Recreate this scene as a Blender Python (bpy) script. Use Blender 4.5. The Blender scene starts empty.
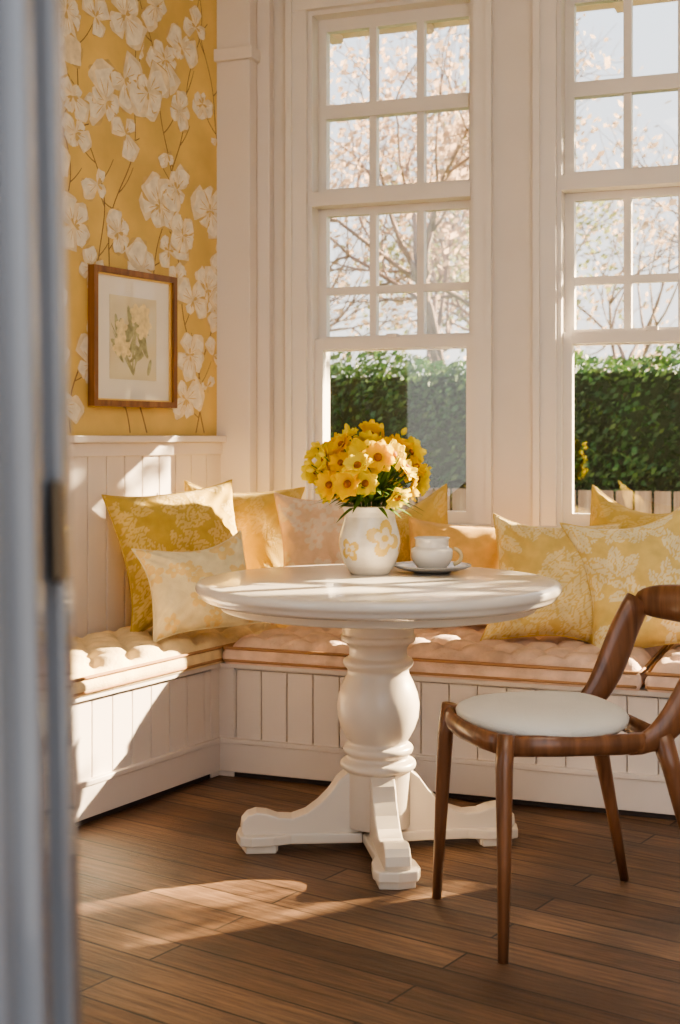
import bpy, math, random
import numpy as np
from mathutils import Vector, Matrix
random.seed(7)
A=math.radians(21.0)
CA,SA=math.cos(A),math.sin(A)
def W(x,y,z=0.0):            # room survey axes (rotated 21 deg) -> world
    return Vector((CA*x-SA*y, SA*x+CA*y, z))

# ---------------------------------------------------------------- mesh builder
class MB:
    def __init__(s): s.v=[];s.f=[];s.m=[];s.s=[]
    def add(s,vs,fs,m=0,smooth=False,M=None):
        o=len(s.v)
        for p in vs:
            p=Vector(p)
            s.v.append(tuple(M@p) if M else tuple(p))
        for f in fs:
            s.f.append([i+o for i in f]); s.m.append(m); s.s.append(smooth)
    def box(s,x0,x1,y0,y1,z0,z1,m=0,M=None):
        vs=[(x0,y0,z0),(x1,y0,z0),(x1,y1,z0),(x0,y1,z0),(x0,y0,z1),(x1,y0,z1),(x1,y1,z1),(x0,y1,z1)]
        s.add(vs,[(0,3,2,1),(4,5,6,7),(0,1,5,4),(1,2,6,5),(2,3,7,6),(3,0,4,7)],m,False,M)
    def lathe(s,prof,seg=48,m=0,M=None,smooth=True):
        vs=[];fs=[]
        n=len(prof)
        for r,z in prof:
            for k in range(seg):
                a=2*math.pi*k/seg
                vs.append((r*math.cos(a),r*math.sin(a),z))
        for i in range(n-1):
            for k in range(seg):
                k2=(k+1)%seg
                fs.append((i*seg+k,i*seg+k2,(i+1)*seg+k2,(i+1)*seg+k))
        s.add(vs,fs,m,smooth,M)
        for i,flip in ((0,True),(n-1,False)):
            if prof[i][0]>1e-4:
                ring=[(prof[i][0]*math.cos(2*math.pi*k/seg),prof[i][0]*math.sin(2*math.pi*k/seg),prof[i][1]) for k in range(seg)]
                idx=list(range(seg))
                if flip: idx=idx[::-1]
                s.add(ring,[idx],m,False,M)
    def tube(s,pts,rad,seg=10,m=0,M=None,smooth=True,up=None):
        pts=[Vector(p) for p in pts]
        n=len(pts); vs=[];fs=[]
        prev=None
        for i,p in enumerate(pts):
            t=(pts[min(i+1,n-1)]-pts[max(i-1,0)])
            if t.length<1e-9: t=Vector((0,0,1))
            t.normalize()
            if up is not None: u=Vector(up)
            elif prev is None: u=Vector((0,0,1)) if abs(t.z)<.9 else Vector((1,0,0))
            else: u=prev
            a=(u-t*u.dot(t))
            if a.length<1e-6: a=Vector((1,0,0))-t*t.x
            a.normalize(); b=t.cross(a); prev=a
            r=rad[i] if isinstance(rad,(list,tuple)) else rad
            ra,rb=(r if isinstance(r,(list,tuple)) else (r,r))
            for k in range(seg):
                an=2*math.pi*k/seg
                vs.append(tuple(p+a*ra*math.cos(an)+b*rb*math.sin(an)))
        for i in range(n-1):
            for k in range(seg):
                k2=(k+1)%seg
                fs.append((i*seg+k,i*seg+k2,(i+1)*seg+k2,(i+1)*seg+k))
        fs.append(tuple(range(seg))[::-1]); fs.append(tuple((n-1)*seg+k for k in range(seg)))
        s.add(vs,fs,m,smooth,M)
    def prism(s,poly,y0,y1,m=0,M=None):   # poly in xz
        n=len(poly)
        vs=[(x,y0,z) for x,z in poly]+[(x,y1,z) for x,z in poly]
        fs=[tuple(range(n)),tuple(range(2*n-1,n-1,-1))]
        for i in range(n):
            j=(i+1)%n
            fs.append((j,i,i+n,j+n))
        s.add(vs,fs,m,False,M)
    def build(s,name,mats,loc=(0,0,0),rz=0,bevel=0,sub=0,fix=True):
        me=bpy.data.meshes.new(name)
        me.from_pydata(s.v,[],s.f)
        for m in mats: me.materials.append(m)
        me.polygons.foreach_set('material_index',s.m)
        me.polygons.foreach_set('use_smooth',s.s)
        me.update()
        if fix:
            import bmesh
            bm=bmesh.new(); bm.from_mesh(me)
            bmesh.ops.recalc_face_normals(bm,faces=bm.faces)
            bm.to_mesh(me); bm.free()
        ob=bpy.data.objects.new(name,me)
        bpy.context.scene.collection.objects.link(ob)
        ob.location=loc; ob.rotation_euler=(0,0,rz)
        if bevel:
            b=ob.modifiers.new('bev','BEVEL'); b.width=bevel; b.segments=2; b.limit_method='ANGLE'; b.angle_limit=math.radians(38)
        return ob
def set_print(ob,vals):
    at=ob.data.attributes.new('print','FLOAT','POINT'); at.data.foreach_set('value',np.asarray(vals,dtype=np.float32))

# ---------------------------------------------------------------- materials
def base(name):
    m=bpy.data.materials.new(name); m.use_nodes=True
    nt=m.node_tree; b=nt.nodes['Principled BSDF']
    return m,nt,b
def mat(name,col,rough=.5,metal=0,var=.0,scale=6,bump=0,bscale=40,spec=.5,coat=0,sheen=0,trans=0):
    m,nt,b=base(name)
    N=nt.nodes; L=nt.links
    b.inputs['Roughness'].default_value=rough; b.inputs['Metallic'].default_value=metal
    b.inputs['Specular IOR Level'].default_value=spec
    b.inputs['Coat Weight'].default_value=coat
    b.inputs['Sheen Weight'].default_value=sheen
    tc=N.new('ShaderNodeTexCoord')
    nz=N.new('ShaderNodeTexNoise'); nz.inputs['Scale'].default_value=scale; nz.inputs['Detail'].default_value=5
    L.new(tc.outputs['Object'],nz.inputs['Vector'])
    cr=N.new('ShaderNodeValToRGB')
    c0=tuple(max(0,c*(1-var)) for c in col)+(1,); c1=tuple(min(1,c*(1+var)) for c in col)+(1,)
    cr.color_ramp.elements[0].position=.3; cr.color_ramp.elements[1].position=.7
    cr.color_ramp.elements[0].color=c0; cr.color_ramp.elements[1].color=c1
    L.new(nz.outputs['Fac'],cr.inputs['Fac']); L.new(cr.outputs['Color'],b.inputs['Base Color'])
    if bump:
        n2=N.new('ShaderNodeTexNoise'); n2.inputs['Scale'].default_value=bscale; n2.inputs['Detail'].default_value=4
        L.new(tc.outputs['Object'],n2.inputs['Vector'])
        bp=N.new('ShaderNodeBump'); bp.inputs['Strength'].default_value=bump; bp.inputs['Distance'].default_value=.01
        L.new(n2.outputs['Fac'],bp.inputs['Height']); L.new(bp.outputs['Normal'],b.inputs['Normal'])
    if trans:
        tr=N.new('ShaderNodeBsdfTranslucent'); L.new(cr.outputs['Color'],tr.inputs['Color'])
        mx=N.new('ShaderNodeMixShader'); mx.inputs[0].default_value=trans
        L.new(b.outputs[0],mx.inputs[1]); L.new(tr.outputs[0],mx.inputs[2]); L.new(mx.outputs[0],N['Material Output'].inputs[0])
    return m
def wood(name,c0,c1,rough=.35,stretch=(1,1,.08),scale=30,coat=.0):
    m,nt,b=base(name); N=nt.nodes; L=nt.links
    tc=N.new('ShaderNodeTexCoord'); mp=N.new('ShaderNodeMapping'); mp.inputs['Scale'].default_value=stretch
    nz=N.new('ShaderNodeTexNoise'); nz.inputs['Scale'].default_value=scale; nz.inputs['Detail'].default_value=6; nz.inputs['Distortion'].default_value=.6
    cr=N.new('ShaderNodeValToRGB'); cr.color_ramp.elements[0].position=.3; cr.color_ramp.elements[1].position=.72
    cr.color_ramp.elements[0].color=c0+(1,); cr.color_ramp.elements[1].color=c1+(1,)
    L.new(tc.outputs['Object'],mp.inputs['Vector']); L.new(mp.outputs[0],nz.inputs['Vector']); L.new(nz.outputs['Fac'],cr.inputs['Fac']); L.new(cr.outputs[0],b.inputs['Base Color'])
    b.inputs['Roughness'].default_value=rough; b.inputs['Coat Weight'].default_value=coat
    return m
def floor_mat():
    m,nt,b=base('oak_floorboards'); N=nt.nodes; L=nt.links
    tc=N.new('ShaderNodeTexCoord'); mp=N.new('ShaderNodeMapping'); mp.inputs['Rotation'].default_value=(0,0,math.radians(14))
    L.new(tc.outputs['Object'],mp.inputs['Vector'])
    br=N.new('ShaderNodeTexBrick'); br.inputs['Scale'].default_value=1; br.inputs['Brick Width'].default_value=1.5; br.inputs['Row Height'].default_value=.11
    br.inputs['Mortar Size'].default_value=.0028; br.offset=.37; br.inputs['Bias'].default_value=0
    br.inputs['Color1'].default_value=(.135,.075,.042,1); br.inputs['Color2'].default_value=(.30,.185,.112,1); br.inputs['Mortar'].default_value=(.018,.011,.008,1)
    L.new(mp.outputs[0],br.inputs['Vector'])
    m2=N.new('ShaderNodeMapping'); m2.inputs['Scale'].default_value=(2.2,38,1); L.new(mp.outputs[0],m2.inputs['Vector'])
    nz=N.new('ShaderNodeTexNoise'); nz.inputs['Scale'].default_value=2.0; nz.inputs['Detail'].default_value=12; nz.inputs['Roughness'].default_value=.72
    L.new(m2.outputs[0],nz.inputs['Vector'])
    cr=N.new('ShaderNodeValToRGB'); cr.color_ramp.elements[0].position=.36; cr.color_ramp.elements[1].position=.64
    cr.color_ramp.elements[0].color=(.42,.40,.38,1); cr.color_ramp.elements[1].color=(1.25,1.20,1.14,1)
    L.new(nz.outputs['Fac'],cr.inputs['Fac'])
    n3=N.new('ShaderNodeTexNoise'); n3.inputs['Scale'].default_value=3.0; n3.inputs['Detail'].default_value=9; n3.inputs['Roughness'].default_value=.62; L.new(mp.outputs[0],n3.inputs['Vector'])
    c3=N.new('ShaderNodeValToRGB'); c3.color_ramp.elements[0].position=.34; c3.color_ramp.elements[1].position=.66
    c3.color_ramp.elements[0].color=(.60,.61,.64,1); c3.color_ramp.elements[1].color=(1.22,1.2,1.16,1); L.new(n3.outputs['Fac'],c3.inputs['Fac'])
    mx=N.new('ShaderNodeMix'); mx.data_type='RGBA'; mx.blend_type='MULTIPLY'; mx.inputs[0].default_value=1
    L.new(br.outputs['Color'],mx.inputs[6]); L.new(cr.outputs[0],mx.inputs[7])
    my=N.new('ShaderNodeMix'); my.data_type='RGBA'; my.blend_type='MULTIPLY'; my.inputs[0].default_value=1
    L.new(mx.outputs[2],my.inputs[6]); L.new(c3.outputs[0],my.inputs[7]); L.new(my.outputs[2],b.inputs['Base Color'])
    rr=N.new('ShaderNodeMapRange'); rr.inputs['To Min'].default_value=.27; rr.inputs['To Max'].default_value=.58; L.new(n3.outputs['Fac'],rr.inputs['Value']); L.new(rr.outputs[0],b.inputs['Roughness'])
    bp=N.new('ShaderNodeBump'); bp.inputs['Strength'].default_value=.5; bp.inputs['Distance'].default_value=.003
    iv=N.new('ShaderNodeMath'); iv.operation='SUBTRACT'; L.new(cr.outputs[0],iv.inputs[0]); L.new(br.outputs['Fac'],iv.inputs[1])
    L.new(iv.outputs[0],bp.inputs['Height']); L.new(bp.outputs[0],b.inputs['Normal'])
    return m
def fabric(name,c0,c1,rough=.85):   # woven cloth with a printed motif stored on the mesh
    m,nt,b=base(name); N=nt.nodes; L=nt.links
    tc=N.new('ShaderNodeTexCoord')
    at=N.new('ShaderNodeAttribute'); at.attribute_name='print'
    cr=N.new('ShaderNodeValToRGB'); cr.color_ramp.elements[0].position=.25; cr.color_ramp.elements[1].position=.75
    cr.color_ramp.elements[0].color=c0+(1,); cr.color_ramp.elements[1].color=c1+(1,)
    L.new(at.outputs['Fac'],cr.inputs['Fac'])
    nz=N.new('ShaderNodeTexNoise'); nz.inputs['Scale'].default_value=22; nz.inputs['Detail'].default_value=4; L.new(tc.outputs['Object'],nz.inputs['Vector'])
    c2=N.new('ShaderNodeValToRGB'); c2.color_ramp.elements[0].position=.3; c2.color_ramp.elements[1].position=.7
    c2.color_ramp.elements[0].color=(.86,.84,.80,1); c2.color_ramp.elements[1].color=(1.05,1.05,1.05,1); L.new(nz.outputs['Fac'],c2.inputs['Fac'])
    mx=N.new('ShaderNodeMix'); mx.data_type='RGBA'; mx.blend_type='MULTIPLY'; mx.inputs[0].default_value=1
    L.new(cr.outputs[0],mx.inputs[6]); L.new(c2.outputs[0],mx.inputs[7]); L.new(mx.outputs[2],b.inputs['Base Color'])
    b.inputs['Roughness'].default_value=rough; b.inputs['Sheen Weight'].default_value=.15; b.inputs['Specular IOR Level'].default_value=.25
    wn=N.new('ShaderNodeTexNoise'); wn.inputs['Scale'].default_value=180; L.new(tc.outputs['Object'],wn.inputs['Vector'])
    bp=N.new('ShaderNodeBump'); bp.inputs['Strength'].default_value=.3; bp.inputs['Distance'].default_value=.003
    ad=N.new('ShaderNodeMath'); ad.operation='ADD'; L.new(wn.outputs['Fac'],ad.inputs[0]); L.new(at.outputs['Fac'],ad.inputs[1])
    L.new(ad.outputs[0],bp.inputs['Height']); L.new(bp.outputs[0],b.inputs['Normal'])
    return m

M_white=mat('painted_cream_trim',(.78,.70,.63),.42,var=.02,scale=3)
M_wall=mat('painted_wall',(.76,.69,.62),.6,var=.02)
M_sash=mat('painted_sash',(.80,.74,.68),.38,var=.02)
M_wain=mat('painted_beadboard',(.74,.66,.60),.45,var=.02)
M_dark=mat('shadow_gap',(.05,.035,.03),.8)
M_floor=floor_mat()
M_gold=mat('wallpaper_gold',(.72,.50,.17),.6,var=.18,scale=3.5)
M_pet1=mat('wallpaper_petal',(.80,.67,.46),.6,var=.18,scale=25)
M_pet2=mat('wallpaper_petal_light',(.84,.75,.60),.6,var=.14,scale=30)
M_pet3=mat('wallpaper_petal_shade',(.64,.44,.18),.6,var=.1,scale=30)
M_bra=mat('wallpaper_branch',(.26,.16,.07),.6,var=.2,scale=30)
M_ceil=mat('ceiling_paint',(.85,.82,.77),.7)
M_walnut=wood('walnut',(.11,.043,.019),(.29,.125,.055),.3,coat=.25)
M_frame=wood('gilt_oak',(.16,.06,.015),(.34,.15,.04),.35)

def glass_mat():
    m=bpy.data.materials.new('window_glass'); m.use_nodes=True; nt=m.node_tree; N=nt.nodes; L=nt.links
    for n in list(N):
        if n.type!='OUTPUT_MATERIAL': N.remove(n)
    tr=N.new('ShaderNodeBsdfTransparent'); gl=N.new('ShaderNodeBsdfGlossy'); gl.inputs['Roughness'].default_value=.02
    mx=N.new('ShaderNodeMixShader'); mx.inputs[0].default_value=.06
    L.new(tr.outputs[0],mx.inputs[1]); L.new(gl.outputs[0],mx.inputs[2]); L.new(mx.outputs[0],[n for n in N if n.type=='OUTPUT_MATERIAL'][0].inputs[0])
    return m
M_glass=glass_mat()

# ---------------------------------------------------------------- room shell
YB=5.0; CEIL=3.05
b=MB(); b.box(-4.2,2.6,-1.6,5.2,-.1,0); b.build('floor',[M_floor])
b=MB(); b.box(-4.2,2.6,.3,5.2,CEIL,CEIL+.1); b.build('ceiling',[M_ceil])
wins=[(-2.06,-1.365),(-1.055,-.36),(-.05,.90)]
ZS,ZT=.80,2.86
b=MB()
b.box(-2.6,2.4,YB,YB+.2,0,ZS); b.box(-2.6,2.4,YB,YB+.2,ZT,CEIL)
xs=[-2.6]+[v for w in wins for v in w]+[2.4]
for i in range(0,len(xs),2): b.box(xs[i],xs[i+1],YB,YB+.2,ZS,ZT)
b.build('wall_back',[M_wall])
b=MB(); b.box(2.4,2.6,0.3,5.2,0,CEIL); b.build('wall_right',[M_wall])
LW=Vector((-2.407,4.9,0)); LR=math.atan2(-.985,-.17)
b=MB(); b.box(-.45,4.6,-.2,0,0,CEIL,0); b.build('wall_left',[M_gold],LW,LR)
b=MB()
b.box(-2.46,-2.262,4.89,5.0,0,CEIL); b.box(-2.262,-2.205,4.955,5.0,0,CEIL)
b.box(-2.46,-2.245,4.87,5.0,2.66,2.71)
b.build('trim_1',[M_white],bevel=.004)
b=MB(); b.box(-2.5,2.4,4.9,5.0,2.96,CEIL); b.build('trim_2',[M_white],bevel=.01)
# roof eave outside, above the windows; depth set to block high sun
M_eave=mat('eave_soffit',(.50,.38,.27),.7,var=.1)
b=MB(); b.box(-5,4,5.21,6.45,3.19,3.29)
for k in range(19): b.box(-4.9+k*.48,-4.84+k*.48,5.22,6.40,3.15,3.19)
b.build('roof_eave',[M_eave])

# ---------------------------------------------------------------- wallpaper
rnd=random.Random(11)
b=MB()
S0,S1,Z0,Z1=0.0,3.2,1.17,CEIL-.012
b.add([(S0,.001,Z0),(S1,.001,Z0),(S1,.001,Z1),(S0,.001,Z1)],[(0,1,2,3)],0)
def clampz(x,z): return (min(max(x,S0),S1),min(max(z,Z0),Z1))
def branch(pts,w,off):
    n=len(pts)
    vs=[];fs=[]
    for i,(x,z) in enumerate(pts):
        x2,z2=pts[min(i+1,n-1)]; x1,z1=pts[max(0,i-1)]
        dx,dz=x2-x1,z2-z1; l=math.hypot(dx,dz)+1e-9
        ww=w*(1-.5*i/n)
        for sg in (-1,1):
            c=clampz(x-dz/l*ww*sg,z+dx/l*ww*sg); vs.append((c[0],off,c[1]))
    for i in range(n-1): fs.append((2*i,2*i+1,2*i+3,2*i+2))
    b.add(vs,fs,4)
nodes=[]
for k in range(17):
    x=.03+k*.19; z=1.17; pts=[]; ph=rnd.random()*6
    while z<CEIL:
        pts.append((x+.09*math.sin(z*4+ph)+.02*math.sin(z*13+ph),z)); z+=.03
    branch(pts,.0034,.0012)
    for j in range(15):
        i=2+int(j*(len(pts)-5)/15)+rnd.randrange(3); px,pz=pts[i]; an=(-1)**j*rnd.uniform(.5,1.3); q=[]
        for t in range(rnd.randint(2,6)):
            q.append((px,pz)); px+=.028*math.sin(an); pz+=.028*math.cos(an); an*=.86
        branch(q,.0024,.0014); nodes.append((px,pz))
rnd.shuffle(nodes)
lay=[0]
def petal(cx,cz,an,L_,Wd,m):
    off=.0016+.000007*(lay[0]%260); lay[0]+=1
    pts=[];n=18
    ph=rnd.uniform(0,6)
    for i in range(n):
        t=2*math.pi*i/n
        u=L_*(.5-.5*math.cos(t)); v=Wd*math.sin(t)*(0.40+.80*(u/L_))*(1+.13*math.sin(3*t+ph))
        u*=1+.08*math.sin(4*t+ph)
        c=clampz(cx+u*math.cos(an)-v*math.sin(an),cz+u*math.sin(an)+v*math.cos(an)); pts.append((c[0],off,c[1]))
    b.add(pts,[tuple(range(n))],m)
pos=[]
for (x,z) in nodes:
    if all((x-p[0])**2+(z-p[1])**2>(.108)**2 for p in pos): pos.append((x,z))
for (x,z) in pos:
    k=rnd.choice([3,4,5,5]); a0=rnd.random()*6.3; R=rnd.uniform(.080,.132); sq=rnd.uniform(.55,.95)
    if rnd.random()<.14: k=2; R*=.6
    for i in range(k):
        an=a0+i*2*math.pi/max(k,3)+rnd.uniform(-.35,.35); Lp=R*rnd.uniform(.65,1.15)*(1 if i%2 else sq)
        wdt=rnd.uniform(.48,.70)
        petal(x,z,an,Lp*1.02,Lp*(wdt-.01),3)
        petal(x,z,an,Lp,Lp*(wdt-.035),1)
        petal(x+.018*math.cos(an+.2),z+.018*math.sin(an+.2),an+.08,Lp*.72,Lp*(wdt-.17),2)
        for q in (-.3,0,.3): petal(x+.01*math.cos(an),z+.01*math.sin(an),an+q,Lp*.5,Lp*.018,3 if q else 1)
    for q in range(4): petal(x,z,rnd.random()*6,.028,.006,3)
b.build('wallpaper',[M_gold,M_pet1,M_pet2,M_pet3,M_bra],LW,LR,fix=False)

# wainscot left
b=MB()
x=0.0
while x<3.6:
    b.box(x+.002,x+.098,.001,.018,0.0,1.10); x+=.10
b.box(0,3.6,.001,.010,0,1.10)
b.box(0,3.6,.001,.026,1.085,1.135); b.box(0,3.6,.001,.045,1.135,1.16)
b.build('wainscot_left',[M_wain],LW,LR,bevel=.0035)

# ---------------------------------------------------------------- benches
def beadfront(b,length,z0,z1,y,M):
    x=0
    while x<length:
        w=min(.094,length-x)
        b.box(x+.0015,x+w-.0015,y,y+.014,z0,z1,0,M); x+=.094
def rotM(loc,rz): return Matrix.Translation(loc)@Matrix.Rotation(rz,4,'Z')
b=MB()
Mb=rotM(Vector((2.35,4.17,0)),math.pi)
Lb=2.35+2.05
b.box(0,Lb,-.03,.0,0,.372,0,Mb)
beadfront(b,Lb-.04,.12,.365,0,Mb)
b.box(0,Lb,0,.024,.018,.115,0,Mb); b.box(0,Lb,0,.030,.115,.132,0,Mb); b.box(0,Lb,0,.012,0,.02,1,Mb)
b.box(0,Lb+.0,-.80,.03,.372,.388,0,Mb)
b.box(Lb-.07,Lb,0,.018,.0,.372,0,Mb)
b.build('window_bench_back',[M_wain,M_dark],bevel=.003)
b=MB()
Ml=rotM(LW,LR)
DL=.476
b.box(.66,3.4,DL-.03,DL,0,.372,0,Ml)
Mf=Ml@Matrix.Translation((.66,DL,0))
beadfront(b,2.6,.12,.365,0,Mf)
b.box(0,2.6,0,.024,.018,.115,0,Mf); b.box(0,2.6,0,.030,.115,.132,0,Mf); b.box(0,2.6,0,.012,0,.02,1,Mf)
b.box(0,.06,0,.018,0,.372,0,Mf)
b.box(-.0,3.4,.02,DL+.03,.372,.388,0,Ml)
b.build('window_bench_left',[M_wain,M_dark],bevel=.003)

M_cush=mat('seat_linen',(.78,.57,.45),.85,var=.18,scale=16,bump=.3,bscale=120,spec=.2)
M_cushy=mat('seat_linen_yellow',(.82,.64,.38),.85,var=.18,scale=14,bump=.3,bscale=120,spec=.2)
M_pipe=mat('seat_piping',(.42,.23,.11),.8,var=.1)
def cushion(name,P00,P10,P11,P01,z0,z1,mtop,tuft=.17):
    P=[Vector(p) for p in (P00,P10,P11,P01)]
    def bil(u,v): return P[0]*(1-u)*(1-v)+P[1]*u*(1-v)+P[2]*u*v+P[3]*(1-u)*v
    lx=(P[1]-P[0]).length; ly=(P[3]-P[0]).length
    nx=max(8,int(lx/.013)); ny=max(8,int(ly/.013))
    vs=[];fs=[];b=MB()
    for j in range(ny+1):
        for i in range(nx+1):
            u,v=i/nx,j/ny
            x,y=u*lx,v*ly
            e=min(x,lx-x,y,ly-y)
            rd=max(0,1-e/.05); h=z1+.012-.042*rd*rd
            gx=x/tuft; gy=y/tuft
            best=9
            for ox in (0,.5):
                dx=(gx-ox)-round(gx-ox); dy=(gy-ox)-round(gy-ox)
                best=min(best,math.hypot(dx,dy)*tuft)
            k=1-rd*.6
            h-=.036*k*math.exp(-(best/.030)**2)
            c1=abs(((gx+gy)*1.0)-round((gx+gy)*1.0)); c2=abs((gx-gy)-round(gx-gy))
            h-=.014*k*math.exp(-(min(c1,c2)/.12)**2)
            h+=.003*math.sin(x*9+y*5)
            q=bil(u,v); vs.append((q.x,q.y,h))
    for j in range(ny):
        for i in range(nx):
            a=j*(nx+1)+i; fs.append((a,a+1,a+nx+2,a+nx+1))
    b.add(vs,fs,0,True)
    edge=[(i/nx,0) for i in range(nx)]+[(1,j/ny) for j in range(ny)]+[(1-i/nx,1) for i in range(nx)]+[(0,1-j/ny) for j in range(ny)]
    c=bil(.5,.5); sv=[];sf=[];K=5;n=len(edge)
    for k in range(K+1):
        t=k/K
        for (u,v) in edge:
            q=bil(u,v); d=(q-c); d.z=0; d.normalize()
            o=.012*math.sin(math.pi*t)
            sv.append((q.x+d.x*o,q.y+d.y*o,z1-.03+(z0-z1+.03)*t))
    for k in range(K):
        for i in range(n):
            j=(i+1)%n; sf.append((k*n+i,k*n+j,(k+1)*n+j,(k+1)*n+i))
    b.add(sv,sf,0,True)
    b.add([tuple(p.xy)+(z0,) for p in P],[(0,3,2,1)],0)
    for zz in (z1-.028,z0+.012):
        pts=[]
        for (u,v) in edge[::3]+[edge[0]]:
            q=bil(u,v); d=(q-c); d.z=0; d.normalize(); pts.append((q.x+d.x*.006,q.y+d.y*.006,zz))
        b.tube(pts,.0055,6,1)
    for a in range(int(lx/tuft*2)+1):
        for c_ in range(int(ly/tuft*2)+1):
            if a%2!=c_%2: continue
            x=a*tuft/2; y=c_*tuft/2
            if x<.05 or y<.05 or x>lx-.05 or y>ly-.05: continue
            q=bil(x/lx,y/ly)
            b.lathe([(.010,z1-.036),(.009,z1-.026),(.0,z1-.022)],8,1,Matrix.Translation((q.x,q.y,0)))
    return b.build(name,[mtop,M_pipe],fix=True)
ZC0,ZC1=.388,.47
sd=Vector((-.17,-.985,0)); nd=Vector((.985,-.17,0))
def LP(s,y): return LW+sd*s+nd*y
cushion('bench_cushion',LP(.0,.03),LP(0,DL+.035),LP(2.7,DL+.035),LP(2.7,.03),ZC0,ZC1,M_cushy)
x_sp=-.62
cushion('bench_cushion',(-2.0,4.13,0),(x_sp,4.13,0),(x_sp,4.97,0),(-1.86,4.97,0),ZC0,ZC1,M_cush)
cushion('bench_cushion',(x_sp+.03,4.13,0),(1.1,4.13,0),(1.1,4.97,0),(x_sp+.03,4.97,0),ZC0,ZC1,M_cush)

# ---------------------------------------------------------------- windows
def window(name,x0,x1):
    b=MB()
    ys0,ys1=YB+.07,YB+.11
    b.box(x0-.005,x0+.02,YB+.001,YB+.199,ZS,ZT); b.box(x1-.02,x1+.005,YB+.001,YB+.199,ZS,ZT); b.box(x0+.02,x1-.02,YB+.001,YB+.199,ZT-.02,ZT+.005)
    b.box(x0-.085,x1+.075,YB-.045,YB+.2,ZS-.022,ZS+.021)
    for (a,c) in ((x0-.072,x0+.004),(x1-.004,x1+.062)):
        b.box(a,c,YB-.022,YB,ZS+.022,ZT)
    b.box(x0-.080,x0-.055,YB-.036,YB,ZS+.023,ZT+.085); b.box(x1+.048,x1+.070,YB-.036,YB,ZS+.023,ZT+.085)
    b.box(x0-.054,x1+.047,YB-.030,YB,ZT-.002,ZT+.09)
    gx0,gx1=x0+.055,x1-.045
    ly0,ly1=YB+.03,YB+.068
    b.box(x0+.02,gx0,ly0,ly1,ZS+.022,1.548); b.box(gx1,x1-.02,ly0,ly1,ZS+.022,1.548)
    b.box(gx0,gx1,ly0+.001,ly1-.001,ZS+.022,.868); b.box(gx0,gx1,ly0+.001,ly1-.001,1.505,1.547)
    b.box((x0+x1)/2-.022,(x0+x1)/2+.022,ly0-.006,ly0+.03,1.548,1.562)
    b.box(x0+.02,gx0,ys0,ys1,1.50,2.075); b.box(gx1,x1-.02,ys0,ys1,1.50,2.075)
    b.box(gx0,gx1,ys0+.001,ys1-.001,1.50,1.56); b.box(gx0,gx1,ys0+.001,ys1-.001,2.045,2.075)
    b.box(x0+.02,x1-.02,YB-.006,YB+.125,2.076,2.132)      # transom bar
    b.box(x0+.02,gx0,ys0,ys1,2.132,ZT-.02); b.box(gx1,x1-.02,ys0,ys1,2.132,ZT-.02)
    b.box(gx0,gx1,ys0+.001,ys1-.001,2.132,2.155); b.box(gx0,gx1,ys0+.001,ys1-.001,ZT-.07,ZT-.02)
    zz=2.462
    b.box(gx0,gx1,ys0-.012,ys1-.002,zz-.028,zz+.028)
    b.box(gx0,gx1,ys0+.004,ys1-.004,1.728,1.758)
    for k in (1,2):
        xm=gx0+(gx1-gx0)*k/3
        b.box(xm-.014,xm+.014,ys0+.002,ys1-.002,1.56,2.045)
        b.box(xm-.015,xm+.015,ys0+.002,ys1-.002,2.155,ZT-.07)
    b.box(gx0,gx1,YB+.048,YB+.050,.868,1.505,1); b.box(gx0,gx1,YB+.089,YB+.091,1.56,2.045,1); b.box(gx0,gx1,YB+.089,YB+.091,2.155,ZT-.07,1)
    return b.build(name,[M_sash,M_glass])
for i,(a,c) in enumerate(wins): window('window_%d'%(i+1),a,c)

# ---------------------------------------------------------------- picture frame
fs0,fs1,fz0,fz1=.31,.785,1.265,1.763
def art_mat():
    m,nt,b=base('botanical_print_paper'); N=nt.nodes
    b.inputs['Base Color'].default_value=(.72,.63,.42,1); b.inputs['Roughness'].default_value=.5
    b.inputs['Coat Weight'].default_value=.6; b.inputs['Coat Roughness'].default_value=.05
    return m
M_matb=mat('mat_board',(.84,.79,.70),.5,var=.02,coat=.6)
M_inkg=mat('print_leaf_ink',(.42,.40,.22),.5,var=.3,scale=40)
M_inky=mat('print_flower_ink',(.80,.66,.36),.5,var=.2,scale=40)
b=MB(); w=.022
b.box(fs0,fs1,.005,.034,fz0,fz0+w); b.box(fs0,fs1,.005,.034,fz1-w,fz1); b.box(fs0,fs0+w,.005,.034,fz0+w,fz1-w); b.box(fs1-w,fs1,.005,.034,fz0+w,fz1-w)
o=w
b.box(fs0+o,fs1-o,.005,.024,fz0+o,fz0+o+.006,3); b.box(fs0+o,fs1-o,.005,.024,fz1-o-.006,fz1-o,3)
b.box(fs0+o,fs0+o+.006,.005,.024,fz0+o,fz1-o,3); b.box(fs1-o-.006,fs1-o,.005,.024,fz0+o,fz1-o,3)
b.box(fs0+w,fs1-w,.005,.014,fz0+w,fz1-w,1)
ax0,ax1,az0,az1=fs0+.105,fs1-.105,fz0+.10,fz1-.095
b.box(ax0,ax1,.013,.0155,az0,az1,2)
r=random.Random(4); cx=(ax0+ax1)/2; L0=[0]
def pleaf(x,z,an,Lf,Wf,m):
    L0[0]+=1; off=.0157+L0[0]*.00001; pts=[]
    for i in range(12):
        t=2*math.pi*i/12; u=Lf*(.5-.5*math.cos(t)); v=Wf*math.sin(t)
        pts.append((min(max(x+u*math.cos(an)-v*math.sin(an),ax0+.004),ax1-.004),off,min(max(z+u*math.sin(an)+v*math.cos(an),az0+.004),az1-.004)))
    b.add(pts,[tuple(range(12))],m)
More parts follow.
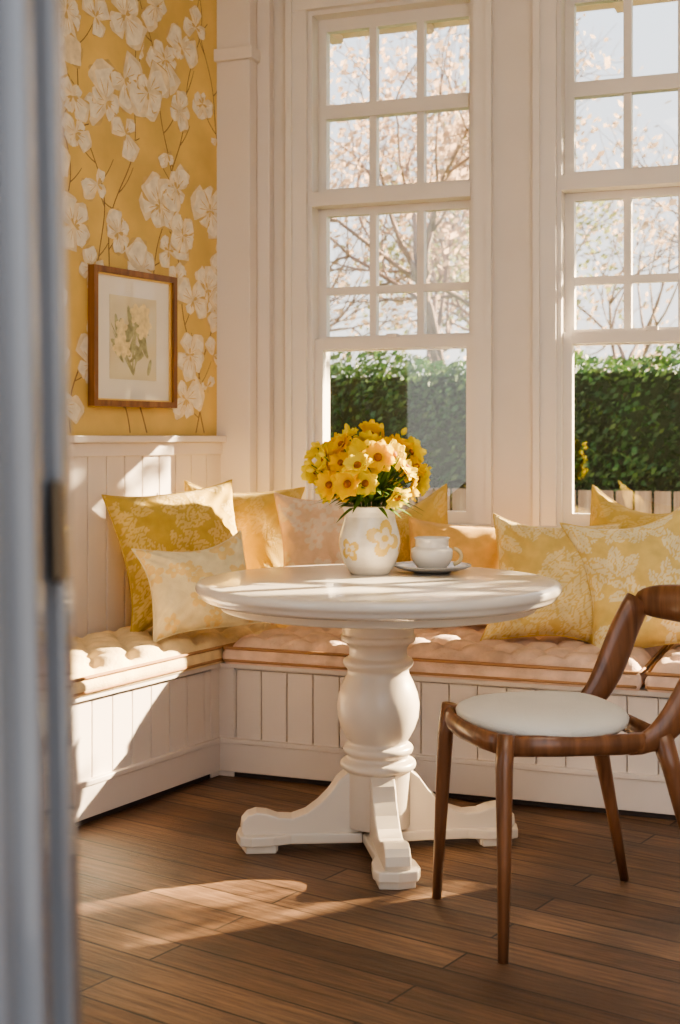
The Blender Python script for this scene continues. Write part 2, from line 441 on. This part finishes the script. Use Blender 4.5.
for k in range(14):
    pleaf(cx+r.uniform(-.01,.01),az0+.02,math.pi/2+r.uniform(-.75,.75),r.uniform(.12,.24),.003,4)
for k in range(34):
    pleaf(cx+r.uniform(-.09,.09),az0+r.uniform(.01,.18),math.pi/2+r.uniform(-1.1,1.1),r.uniform(.05,.10),r.uniform(.006,.014),4)
for k in range(10):
    fx,fz=cx+r.uniform(-.09,.09),az0+r.uniform(.10,.27)
    for q in range(5): pleaf(fx,fz,q*1.257+k,.036,.013,5)
M_gilt=mat('gilt_slip',(.8,.55,.2),.35,metal=.6)
b.build('picture_frame',[M_frame,M_matb,art_mat(),M_gilt,M_inkg,M_inky],LW,LR)

# ---------------------------------------------------------------- pillows
F_must=fabric('pillow_mustard_leaf',(.60,.41,.09),(.74,.55,.21))
F_must2=fabric('pillow_mustard',(.66,.46,.12),(.73,.54,.20))
F_cream=fabric('pillow_cream_floral',(.86,.75,.48),(.86,.64,.28))
F_peach=fabric('pillow_peach_floral',(.84,.60,.40),(.86,.71,.55))
F_or=fabric('pillow_apricot',(.76,.46,.15),(.82,.57,.26))
F_yel=fabric('pillow_yellow_leaf',(.77,.56,.19),(.86,.71,.38))
F_yel2=fabric('pillow_yellow_cream',(.80,.61,.22),(.88,.78,.50))
def motif(kind,U,V,seed):
    r=random.Random(seed); val=np.zeros_like(U)
    if kind=='plain': return val+.2*np.sin(U*40)*np.sin(V*40)
    cnt={'leaf':70,'floral':34,'big':40}[kind]
    for k in range(cnt):
        cx,cy=r.uniform(-.27,.27),r.uniform(-.27,.27); an=r.random()*6.28
        if kind in('leaf','big'):
            L_=r.uniform(.05,.085)*(1.35 if kind=='big' else 1)
            for j in range(3 if kind=='big' else 2):
                a=an+(j-.5)*.9; ca,sa=math.cos(a),math.sin(a)
                x=(U-cx)*ca+(V-cy)*sa; y=-(U-cx)*sa+(V-cy)*ca
                t=np.clip(x/L_,0,1); wd=L_*.26*np.sin(np.pi*t)**.8
                y2=y-.25*L_*t*t
                ins=(x>0)&(x<L_)&(np.abs(y2)<wd)
                val[ins]=1.0
                vein=(x>0)&(x<L_)&((np.abs(y2)<.0022)|((np.abs(((x-np.abs(y2))*90)%1-.5)<.10)&ins))
                val[vein]=.25
                edge=(x>-.004)&(x<L_+.004)&(np.abs(y2)>=wd)&(np.abs(y2)<wd+.0035)
                val[edge]=0
        else:
            R=r.uniform(.028,.05); x=U-cx; y=V-cy; rr=np.hypot(x,y); th=np.arctan2(y,x)+an
            lim=R*(.55+.45*np.abs(np.cos(2.5*th)))
            val[rr<lim]=.85; val[(rr<lim)&(rr>lim-.004)]=.35; val[rr<R*.2]=.1
    return val
def pillow(x,y,z,w,h,t,yaw,tilt,roll,m,kind,seed=0):
    r=random.Random(seed); n=84
    ph=[r.uniform(0,6) for _ in range(8)]
    g=np.linspace(-1,1,n+1); U,V=np.meshgrid(g,g)
    PX=U*(1-.14*(1-V*V)*U*U)*w/2; PZ=V*(1-.14*(1-U*U)*V*V)*h/2
    K=np.clip(1-U**4,0,1)**.5*np.clip(1-V**4,0,1)**.5
    K=K*(.66+.34*np.cos(U*1.5)*np.cos(V*1.5))
    cor=np.abs(U*V)
    PZ=PZ+.014*np.sin(2.2*U+ph[3])-.014*(1-U*U)*(V>0)*V
    PX=PX+.008*np.sin(2.5*V+ph[5])
    verts=[];vals=[]
    for sg in (-1,1):
        WR=1+.07*np.sin(5*U+ph[0]+2*V)+.06*np.sin(7*V+ph[1]-3*U)+.14*cor*np.sin(20*(np.abs(U)-np.abs(V))+ph[2])+.08*np.sin(9*(U+V*.4)+ph[4])*np.abs(V)
        Y=sg*K*WR*t/2
        verts.append(np.stack([PX,Y,PZ],-1).reshape(-1,3)); vals.append(motif(kind,PX*(1 if sg<0 else -1),PZ,seed*7).reshape(-1))
    idx=np.arange((n+1)*(n+1)).reshape(n+1,n+1)
    f=np.stack([idx[:-1,:-1],idx[:-1,1:],idx[1:,1:],idx[1:,:-1]],-1).reshape(-1,4)
    V0=verts[0].tolist(); V1=verts[1].tolist(); N0=len(V0)
    b=MB(); b.v=[tuple(p) for p in V0+V1]; b.f=f.tolist()+(f[:,::-1]+N0).tolist(); b.m=[0]*len(b.f); b.s=[True]*len(b.f)
    s=[tuple(p) for p in np.stack([PX,0*PX,PZ],-1).reshape(-1,3).tolist()]
    e=[i for i in range(0,n,2)]+[j*(n+1)+n for j in range(0,n,2)]+[n*(n+1)+n-i for i in range(0,n,2)]+[(n-j)*(n+1) for j in range(0,n,2)]
    k0=len(b.v); b.tube([s[k] for k in e+[e[0]]],.0035,6,0)
    ob=b.build('throw_pillow',[m],fix=False)
    set_print(ob,list(vals[0])+list(vals[1])+[0.0]*(len(b.v)-k0))
    ob.location=W(x,y,z)
    ob.rotation_euler=(Matrix.Rotation(A+math.radians(yaw),4,'Z')@Matrix.Rotation(math.radians(-tilt),4,'X')@Matrix.Rotation(math.radians(roll),4,'Y')).to_euler()
    return ob
pillow(-.565,4.86,.735,.52,.51,.22,32,14,-5,F_must,'leaf',1)
pillow(-.385,5.11,.735,.46,.50,.16,10,10,6,F_must2,'leaf',2)
pillow(-.475,4.56,.652,.38,.33,.17,14,24,-12,F_cream,'floral',3)
pillow(-.01,4.93,.72,.46,.48,.18,2,12,2,F_peach,'floral',4)
pillow(.245,5.08,.69,.42,.46,.14,-8,8,-14,F_must2,'leaf',5)
pillow(.44,4.82,.665,.42,.40,.18,-4,14,4,F_or,'plain',6)
pillow(.715,4.53,.672,.43,.44,.21,-4,18,7,F_yel,'big',7)
pillow(1.00,4.40,.69,.45,.47,.21,-14,16,-14,F_yel2,'big',8)
pillow(1.03,4.68,.73,.40,.44,.13,-14,12,12,F_must2,'leaf',9)

# ---------------------------------------------------------------- table
M_tab=mat('painted_table',(.76,.66,.54),.34,var=.04,scale=4,coat=.2)
M_tabt=mat('painted_table_top',(.78,.71,.63),.22,var=.05,scale=4,coat=.3)
TC=W(.108,3.82)
b=MB()
R=.515
b.lathe([(0,.75),(R-.02,.75),(R-.006,.747),(R,.741),(R,.728),(R-.006,.722),(R-.012,.716),(R-.014,.708),(R-.03,.700),(R-.05,.697),(0,.697)],96,1)
b.lathe([(R-.07,.70),(R-.07,.675),(R-.09,.672),(0,.672)],96,0)
prof=[(.0,.67),(.13,.672),(.13,.655),(.105,.645),(.10,.60),(.106,.594),(.106,.580),(.090,.572),(.082,.56),(.082,.535),(.098,.528),(.101,.518),(.095,.508),(.086,.500),(.088,.485),(.100,.462),(.112,.43),(.117,.40),(.114,.365),(.104,.335),(.092,.312),(.084,.300),(.082,.292),(.096,.286),(.100,.276),(.096,.266),(.086,.26),(.086,.25),(.104,.243),(.108,.232),(.104,.222),(.092,.216),(.092,.06),(0,.06)]
b.lathe(prof,56,0)
for k in range(4):
    Mk=Matrix.Rotation(math.radians(6)+k*math.pi/2,4,'Z')
    top=[(.06,.225),(.09,.215),(.115,.195),(.14,.160),(.17,.130),(.205,.105),(.245,.092),(.285,.095),(.315,.106),(.345,.110),(.37,.102),(.385,.085),(.388,.062),(.378,.045),(.378,.0)]
    bot=[(.285,.0),(.285,.018),(.26,.035),(.22,.044),(.17,.040),(.12,.03),(.06,.03)]
    b.prism(top+bot,-.034,.034,0,Mk)
    pl=[(.05,-.05),(.16,-.045),(.25,-.042),(.30,-.058),(.36,-.062),(.392,-.05),(.40,0),(.392,.05),(.36,.062),(.30,.058),(.25,.042),(.16,.045),(.05,.05)]
    n=len(pl); vs=[(x,y,.022) for x,y in pl]+[(x,y,.05) for x,y in pl]
    fs=[tuple(range(n))[::-1],tuple(range(n,2*n))]+[(i,(i+1)%n,(i+1)%n+n,i+n) for i in range(n)]
    b.add(vs,fs,0,False,Mk)
    pd=[(.29,-.05),(.375,-.048),(.385,0),(.375,.048),(.29,.05)]
    n=len(pd); vs=[(x,y,0) for x,y in pd]+[(x,y,.024) for x,y in pd]
    fs=[tuple(range(n))[::-1],tuple(range(n,2*n))]+[(i,(i+1)%n,(i+1)%n+n,i+n) for i in range(n)]
    b.add(vs,fs,0,False,Mk)
b.build('round_pedestal_table',[M_tab,M_tabt],TC,A,bevel=.006)

# ---------------------------------------------------------------- vase + flowers
M_vase=fabric('glazed_vase',(.84,.78,.68),(.80,.56,.16),.2)
nb=M_vase.node_tree.nodes['Principled BSDF']; nb.inputs['Sheen Weight'].default_value=0; nb.inputs['Coat Weight'].default_value=.5; nb.inputs['Specular IOR Level'].default_value=.5
for l in list(nb.inputs['Normal'].links): M_vase.node_tree.links.remove(l)
VP=W(.088,4.0,.75)
vp=[(.0,0),(.056,0),(.060,.005),(.074,.025),(.086,.055),(.091,.085),(.090,.11),(.084,.135),(.078,.155),(.075,.17),(.078,.185),(.086,.200),(.083,.203),(.072,.188),(.068,.17),(.068,.15),(.05,.10),(0,.10)]
fine=[]
for i in range(len(vp)-1):
    k=7 if 2<=i<=10 else 1
    for j in range(k):
        t=j/k; fine.append((vp[i][0]*(1-t)+vp[i+1][0]*t,vp[i][1]*(1-t)+vp[i+1][1]*t))
fine.append(vp[-1])
b=MB(); b.lathe(fine,150,0)
ob=b.build('ceramic_vase',[M_vase],VP,A)
vals=[]
for i,(x,y,z) in enumerate(b.v):
    v=0.0; rr_=math.hypot(x,y)
    if rr_>.055 and .02<z<.19:
        th=math.atan2(x,-y)
        for (t0,z0,R_,p) in ((.5,.11,.056,.3),(-.75,.075,.036,1),(1.5,.07,.03,2),(2.6,.1,.04,0),(-2,.11,.036,.5)):
            dx=((th-t0+math.pi)%(2*math.pi)-math.pi)*.084; dz=z-z0; q=math.hypot(dx,dz); an=math.atan2(dz,dx)+p
            lim=R_*(.5+.5*abs(math.cos(2*an)))
            if q<lim: v=.9 if q>lim*.6 or q<R_*.18 else .38
    vals.append(v)
set_print(ob,vals)
M_pet=mat('flower_petal',(1.0,.66,.02),.6,var=.08,scale=30,trans=.4)
M_petl=mat('flower_petal_light',(1.0,.80,.08),.6,var=.08,scale=30,trans=.4)
M_cen=mat('flower_centre',(.36,.13,.01),.8,var=.3,scale=100,bump=.5,bscale=200)
M_stem=mat('flower_stem',(.12,.22,.04),.6,var=.3,trans=.2)
b=MB(); r=random.Random(9)
def flower(c,d,R,b,pm):
    d=d.normalized(); q=d.to_track_quat('Z','Y').to_matrix().to_4x4()
    M=Matrix.Translation(c)@q@Matrix.Rotation(r.random()*6,4,'Z')
    np_=r.choice([6,7,8])
    for layer in range(2):
      for k in range(np_):
        Mk=M@Matrix.Rotation(2*math.pi*(k+.5*layer)/np_+r.uniform(-.12,.12),4,'Z')
        cup=r.uniform(.1,.6)+.3*layer; Rl=R*(1-.2*layer)*r.uniform(.9,1.08)
        vs=[];fs=[]
        for i in range(6):
            t=i/5; rr=.006+t*Rl; wd=Rl*.44*math.sin(math.pi*(.12+.78*t))**.8
            zz=cup*Rl*t*t*.9+.004*layer-.35*Rl*max(0,t-.65)
            for s_ in (-1,-.5,0,.5,1):
                vs.append((rr-.14*Rl*abs(s_)*t,s_*wd,zz+abs(s_)*.14*Rl*t+.03*Rl*math.sin(s_*7+k)*t))
        for i in range(5):
            for j in range(4):
                a=i*5+j; fs.append((a,a+1,a+6,a+5))
        b.add(vs,fs,pm,True,Mk)
    b.lathe([(.0,-.004),(R*.22,0),(R*.28,.007),(R*.20,.014),(0,.016)],10,2,M)
cs=[];tries=0
while len(cs)<40 and tries<6000:
    tries+=1
    a=r.random()*2*math.pi; ph=math.acos(r.uniform(-.6,1)); rr=r.uniform(.72,1.12)
    dx=Vector((math.sin(ph)*math.cos(a),math.sin(ph)*math.sin(a),math.cos(ph)))
    p=Vector((dx.x*.160*rr,dx.y*.15*rr,.300+dx.z*.112*rr))
    if any((p-q).length<.051 for q in cs): continue
    cs.append(p)
    dd=Vector((dx.x,dx.y,dx.z*.8+.15)); dd+=Vector([r.uniform(-.45,.45) for _ in range(3)])
    flower(p,dd,r.uniform(.033,.046),b,r.choice([0,1]))
    m0=Vector((dx.x*.03,dx.y*.03,.12)); m1=Vector((dx.x*.05,dx.y*.05,.215))
    b.tube([m0,m1,(m1+p)/2+Vector((0,0,.015)),p],.0022,5,3)
for k in range(12):  # buds
    a=r.random()*6.28; ph=r.uniform(.1,1.6); dx=Vector((math.sin(ph)*math.cos(a),math.sin(ph)*math.sin(a),math.cos(ph)))
    p=Vector((dx.x*.19,dx.y*.18,.31+dx.z*.13)); m1=Vector((dx.x*.05,dx.y*.05,.21))
    b.tube([m1,(m1+p)/2+Vector((0,0,.015)),p],.0018,5,3)
    b.lathe([(0,-.012),(.008,-.004),(.009,.004),(.004,.014),(0,.016)],8,1,Matrix.Translation(p)@dx.to_track_quat('Z','Y').to_matrix().to_4x4())
for k in range(120):
    a=r.random()*6.3; el=r.uniform(-.25,1.2); L_=r.uniform(.06,.16); st=Vector((.045*math.cos(a),.045*math.sin(a),.205+r.uniform(0,.07)))
    d=Vector((math.cos(a)*math.cos(el),math.sin(a)*math.cos(el),math.sin(el)))
    sd2=Vector((-math.sin(a),math.cos(a),0))*.008
    vs=[];n=5
    for i in range(n):
        t=i/(n-1); p=st+d*L_*t-Vector((0,0,.03*t*t)); w_=math.sin(math.pi*(.1+.9*t))
        vs+= [tuple(p-sd2*w_),tuple(p+sd2*w_)]
    b.add(vs,[(2*i,2*i+1,2*i+3,2*i+2) for i in range(n-1)],3,True)
b.build('flower_bouquet',[M_pet,M_petl,M_cen,M_stem],VP,A,fix=False)

# ---------------------------------------------------------------- cup & saucer
M_porc=mat('porcelain',(.80,.75,.68),.18,var=.02,coat=.4)
M_sauc=mat('grey_saucer',(.36,.34,.32),.25,var=.05,coat=.3)
M_hand=mat('handle_glaze',(.78,.60,.30),.25,coat=.3)
b=MB()
b.lathe([(0,.004),(.055,.0),(.062,.004),(.10,.012),(.118,.020),(.118,.024),(.10,.018),(.06,.009),(0,.009)],48,1)
b.lathe([(0,.009),(.040,.009),(.043,.014),(.055,.028),(.062,.045),(.063,.066),(.060,.072),(.052,.075),(.050,.080),(.050,.098),(.054,.104),(.051,.105),(.046,.098),(.046,.085),(.0,.085)],40,0)
h=[(.060+.028*math.cos(-1.4+2.8*i/10),0,.048+.024*math.sin(-1.4+2.8*i/10)) for i in range(11)]
b.tube(h,.006,8,2)
b.build('teacup_and_saucer',[M_porc,M_sauc,M_hand],W(.275,4.04,.75),A)

# ---------------------------------------------------------------- dining chair
M_seat=mat('seat_upholstery',(.74,.70,.62),.85,var=.05,bump=.3,bscale=250,spec=.2)
b=MB()
def bez(P,n=10):
    P=[Vector(p) for p in P]; out=[]
    k=len(P)-1
    for i in range(n+1):
        t=i/n; q=Vector((0,0,0))
        for j,p in enumerate(P): q+=p*(math.comb(k,j)*(1-t)**(k-j)*t**j)
        out.append(tuple(q))
    return out
for s in (1,-1):
    b.tube([(0,.215*s,0),(.008,.203*s,.22),(.014,.188*s,.42),(.022,.180*s,.492)],[.0115,.016,.020,.020],14,0)
    b.tube([(.52,.215*s,0),(.475,.202*s,.20),(.43,.188*s,.39),(.405,.182*s,.47)],[.0115,.016,.022,.027],14,0)
    pts=bez([(.32,.186*s,.448),(.43,.186*s,.448),(.47,.192*s,.55),(.50,.212*s,.64),(.565,.224*s,.725)],14)
    rad=[(.015+.0004*i,.020+.018*(i/14)**2+.016*math.sin(math.pi*i/14)) for i in range(15)]
    b.tube(pts,rad,14,0,up=(0,1,0))
    b.tube([(.01,.178*s,.466),(.15,.197*s,.462),(.30,.195*s,.456),(.41,.182*s,.456)],[(.024,.013)]*4,12,0,up=(0,0,1))
b.tube([(.02,-.178,.466),(-.006,-.09,.468),(-.012,0,.468),(-.006,.09,.468),(.02,.178,.466)],[(.024,.013)]*5,12,0,up=(0,0,1))
b.tube([(.41,-.18,.456),(.42,0,.456),(.41,.18,.456)],[(.024,.013)]*3,12,0,up=(0,0,1))
n=28; pts=[];rad=[]
for i in range(n+1):
    t=-1+2*i/n
    an=t*.95
    pts.append((.455+.175*math.cos(an),.290*math.sin(an),.722+.010*(1-t*t)))
    e=max(.05,1-abs(t)**8)
    rad.append(((.038+.014*(1-abs(t)**1.5))*e**.5,.012*e**.5))
b.tube(pts,rad,14,0,up=(0,0,1))
vs=[];fs=[];seg=48;rings=[(0,.036),(.35,.036),(.65,.033),(.85,.026),(.96,.014),(1.0,.003),(.985,-.010),(.93,-.018),(0,-.018)]
for (k,z) in rings:
    for i in range(seg):
        a=2*math.pi*i/seg; c,s_=math.cos(a),math.sin(a); e=2/2.4
        x=math.copysign(abs(c)**e,c)*.195; y=math.copysign(abs(s_)**e,s_)*(.205+.010*c)
        vs.append((.185+x*k,y*k,.492+z+.010*(x/.2*k)**2-.004))
for j in range(len(rings)-1):
    for i in range(seg):
        i2=(i+1)%seg; fs.append((j*seg+i,j*seg+i2,(j+1)*seg+i2,(j+1)*seg+i))
b.add(vs,fs,1,True)
cang=math.atan2(.27,.96)
b.build('dining_chair',[M_walnut,M_seat],W(.30,3.175),A+cang)

# ---------------------------------------------------------------- doorway in the foreground
M_door=mat('door_paint_grey',(.22,.222,.235),.22,var=.15,scale=2,coat=.5)
M_brass=mat('aged_brass',(.12,.09,.06),.35,metal=.8)
b=MB()
T=Matrix.Translation((0,0,1.1))@Matrix.Rotation(math.radians(-1.1),4,'Y')@Matrix.Translation((0,0,-1.1))
b.box(-.25,-.204,.80,.96,.02,2.3,0,T); b.box(-.265,-.188,.83,.85,.02,2.3,0,T); b.box(-.25,-.195,.87,.89,.02,2.3,0,T); b.box(-.25,-.190,.925,.96,.02,2.3,0,T)
b.box(-.31,-.215,.775,.80,.02,2.3,0,T); b.box(-.32,-.245,.76,.775,.02,2.3,0,T)
b.box(-.195,-.186,.900,.918,1.06,1.13,1,T)
b.build('door_1',[M_door,M_brass],(0,0,0),A,bevel=.004)
b=MB(); b.box(-2.2,-.33,.82,.95,0,CEIL); b.build('wall_front',[M_wall],(0,0,0),A)

# ---------------------------------------------------------------- exterior
M_grass=mat('lawn',(.10,.16,.04),.9,var=.3,scale=8)
b=MB(); b.box(-25,35,5.25,45,-.4,-.3); b.build('lawn_ground',[M_grass])
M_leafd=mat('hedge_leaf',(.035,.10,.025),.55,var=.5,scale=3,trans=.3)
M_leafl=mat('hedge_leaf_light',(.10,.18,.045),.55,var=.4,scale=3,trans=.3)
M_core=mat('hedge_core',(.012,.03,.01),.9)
r=random.Random(3); b=MB()
hx0,hx1,hy0,hy1,hz=-5.5,5.5,9.3,10.4,1.70
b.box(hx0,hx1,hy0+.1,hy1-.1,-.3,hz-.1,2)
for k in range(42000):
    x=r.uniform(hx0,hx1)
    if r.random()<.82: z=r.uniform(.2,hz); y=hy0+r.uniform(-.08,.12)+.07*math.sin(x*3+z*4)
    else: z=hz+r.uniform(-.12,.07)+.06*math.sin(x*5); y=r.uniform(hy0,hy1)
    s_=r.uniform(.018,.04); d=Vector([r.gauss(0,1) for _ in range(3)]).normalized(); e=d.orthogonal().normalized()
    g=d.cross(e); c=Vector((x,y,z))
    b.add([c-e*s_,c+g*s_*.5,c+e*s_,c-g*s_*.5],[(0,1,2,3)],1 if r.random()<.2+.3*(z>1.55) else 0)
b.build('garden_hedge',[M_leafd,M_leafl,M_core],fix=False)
M_fence=wood('weathered_fence',(.20,.13,.09),(.38,.28,.20),.8)
b=MB(); x=-5.5
while x<5.5:
    b.box(x,x+.11,9.0,9.02,-.3,.80+.0); x+=.125
b.box(-5.5,5.5,9.02,9.05,.5,.58); b.box(-5.5,5.5,9.02,9.05,0,.08)
b.build('garden_fence',[M_fence],bevel=.004)
M_bark=mat('tree_bark',(.27,.19,.15),.9,var=.3)
M_lorg=mat('autumn_leaf',(.62,.44,.32),.7,var=.3,trans=.5)
M_lgrn=mat('tree_leaf_green',(.30,.32,.14),.7,var=.3,trans=.4)
def tree(name,loc,H,seed,leaf=0,lm=None,depth=6,lsize=.05,crown=.6):
    r=random.Random(seed); b=MB(); tips=[]
    def br(p,d,L_,rad,lev):
        pts=[p]; q=p.copy(); dd=d.copy()
        for i in range(4):
            dd=(dd+Vector([r.uniform(-.18,.18) for _ in range(3)])+Vector((0,0,.04))).normalized()
            q=q+dd*L_/4; pts.append(q.copy())
        b.tube(pts,[rad*(1-.11*i) for i in range(5)],5 if lev>1 else 8,0)
        if lev>=2: tips.extend(pts[1:])
        if lev<depth:
            n=3 if lev<3 else r.choice([2,3])
            for k in range(n):
                base_=pts[-1] if k<2 else pts[r.choice([2,3])]
                ax=Vector([r.uniform(-1,1) for _ in range(3)]).normalized()
                nd_=(dd+ax*crown).normalized()
                br(base_,nd_,L_*r.uniform(.65,.85),rad*.56,lev+1)
    br(Vector((0,0,0)),Vector((0,0,1)),H*.28,H*.016,0)
    for k in range(leaf):
        c=r.choice(tips)+Vector([r.gauss(0,.16) for _ in range(3)])
        d=Vector([r.gauss(0,1) for _ in range(3)]).normalized(); e=d.orthogonal().normalized(); g=d.cross(e); s_=lsize*r.uniform(.6,1.2)
        b.add([c-e*s_,c+g*s_*.6,c+e*s_,c-g*s_*.6],[(0,1,2,3)],1)
    b.build(name,[M_bark,lm],loc,fix=False)
for i,(x,y,H,lf,lm) in enumerate([(.7,14.2,6.5,3200,M_lorg),(2.8,15.2,7,500,M_lorg),(4.6,14.2,6.0,1200,M_lorg),(-.8,16,6.5,3600,M_lorg),(1.5,18,6.5,3500,M_lgrn),(3.6,19,7,2500,M_lorg),(-2.5,17,7,1200,M_lorg)]):
    p=W(x,y,-.3); tree('garden_tree',p,H,20+i,lf,lm)
# ornamental tree with loose leaf clumps beside the house; it dapples the low sun
r=random.Random(21); b=MB()
b.tube([(0,0,0),(.03,.02,1.0),(-.02,.03,2.2),(0,0,3.0)],[.05,.042,.034,.02],8,0)
for k in range(46):
    d=Vector([r.gauss(0,1) for _ in range(3)]).normalized()*r.uniform(.3,1)
    c=Vector((d.x*1.15,d.y*.75,3.35+d.z*1.0))
    st=Vector((0,0,r.uniform(1.9,3.0)))
    b.tube([st,(st+c)/2+Vector((0,0,.08)),c],[.014,.009,.004],5,0)
    rc=r.uniform(.08,.15)
    for j in range(30):
        p=c+Vector([r.gauss(0,.55) for _ in range(3)])*rc
        n_=Vector([r.gauss(0,1) for _ in range(3)]).normalized(); e=n_.orthogonal().normalized(); g=n_.cross(e); s_=r.uniform(.03,.055)
        b.add([p-e*s_,p+g*s_*.6,p+e*s_,p-g*s_*.6],[(0,1,2,3)],1)
b.build('ornamental_tree',[M_bark,M_lgrn],(3.35,8.0,-.3),fix=False)
# clipped standard tree, added out of view to keep sun off the wallpaper
r=random.Random(8); b=MB()
b.tube([(0,0,0),(.02,0,1.6),(0,.02,3.4),(0,0,4.6)],[.06,.05,.045,.03],8,0)
for k in range(7):
    a=k*.9; b.tube([(0,0,3.7+.1*k),(.4*math.cos(a),.4*math.sin(a),4.1+.12*k),(.75*math.cos(a),.75*math.sin(a),4.3+.12*k)],[.02,.014,.006],6,0)
for k in range(5200):
    d=Vector([r.gauss(0,1) for _ in range(3)]).normalized(); c=Vector((0,0,4.75))+Vector((d.x*.95,d.y*.95,d.z*.85))*r.uniform(.35,1.06)
    n_=Vector([r.gauss(0,1) for _ in range(3)]).normalized(); e=n_.orthogonal().normalized(); g=n_.cross(e); s_=r.uniform(.04,.07)
    b.add([c-e*s_,c+g*s_*.6,c+e*s_,c-g*s_*.6],[(0,1,2,3)],1)
b.build('sun_block_tree',[M_bark,M_lgrn],(1.55,8.45,-.3),fix=False)

# ---------------------------------------------------------------- light
sun=bpy.data.lights.new('sun','SUN'); sun.energy=50; sun.angle=math.radians(.5); sun.color=(1,.80,.53)
so=bpy.data.objects.new('sun',sun); bpy.context.scene.collection.objects.link(so)
so.rotation_euler=Vector((-.69,-.72,-.44)).to_track_quat('-Z','Y').to_euler(); so.location=(6,10,8)
def area(name,loc,target,size,e,col):
    l=bpy.data.lights.new(name,'AREA'); l.energy=e; l.size=size; l.color=col
    o=bpy.data.objects.new(name,l); bpy.context.scene.collection.objects.link(o); o.location=loc
    o.rotation_euler=(Vector(target)-Vector(loc)).to_track_quat('-Z','Y').to_euler(); return o
area('fill_light',(-.3,2.2,2.95),(-1.0,3.2,0),1.6,26,(1,.86,.70))  # added warm fill to brighten the room, not a fixture
w=bpy.data.worlds.new('world'); bpy.context.scene.world=w; w.use_nodes=True
N=w.node_tree.nodes; L=w.node_tree.links; bg=N['Background']
tc=N.new('ShaderNodeTexCoord'); sp=N.new('ShaderNodeSeparateXYZ'); cr=N.new('ShaderNodeValToRGB')
L.new(tc.outputs['Generated'],sp.inputs[0]); L.new(sp.outputs['Z'],cr.inputs['Fac']); L.new(cr.outputs[0],bg.inputs['Color'])
cr.color_ramp.elements[0].color=(1,.94,.87,1); cr.color_ramp.elements[0].position=0
cr.color_ramp.elements[1].color=(.60,.78,1,1); cr.color_ramp.elements[1].position=.6
bg.inputs['Strength'].default_value=2.05
try: bpy.context.scene.view_settings.look='AgX - Medium High Contrast'
except Exception as ex: print(ex)

# ---------------------------------------------------------------- camera
cam=bpy.data.cameras.new('camera'); co=bpy.data.objects.new('camera',cam); bpy.context.scene.collection.objects.link(co)
co.location=(0,0,1.155); co.rotation_euler=(math.pi/2,0,A)
cam.sensor_fit='VERTICAL'; cam.sensor_height=36; cam.sensor_width=36; cam.lens=1350/1024*36
cam.shift_y=-75/1024
cam.clip_start=.05
cam.dof.use_dof=True; cam.dof.focus_distance=3.9; cam.dof.aperture_fstop=5.0
bpy.context.scene.camera=co
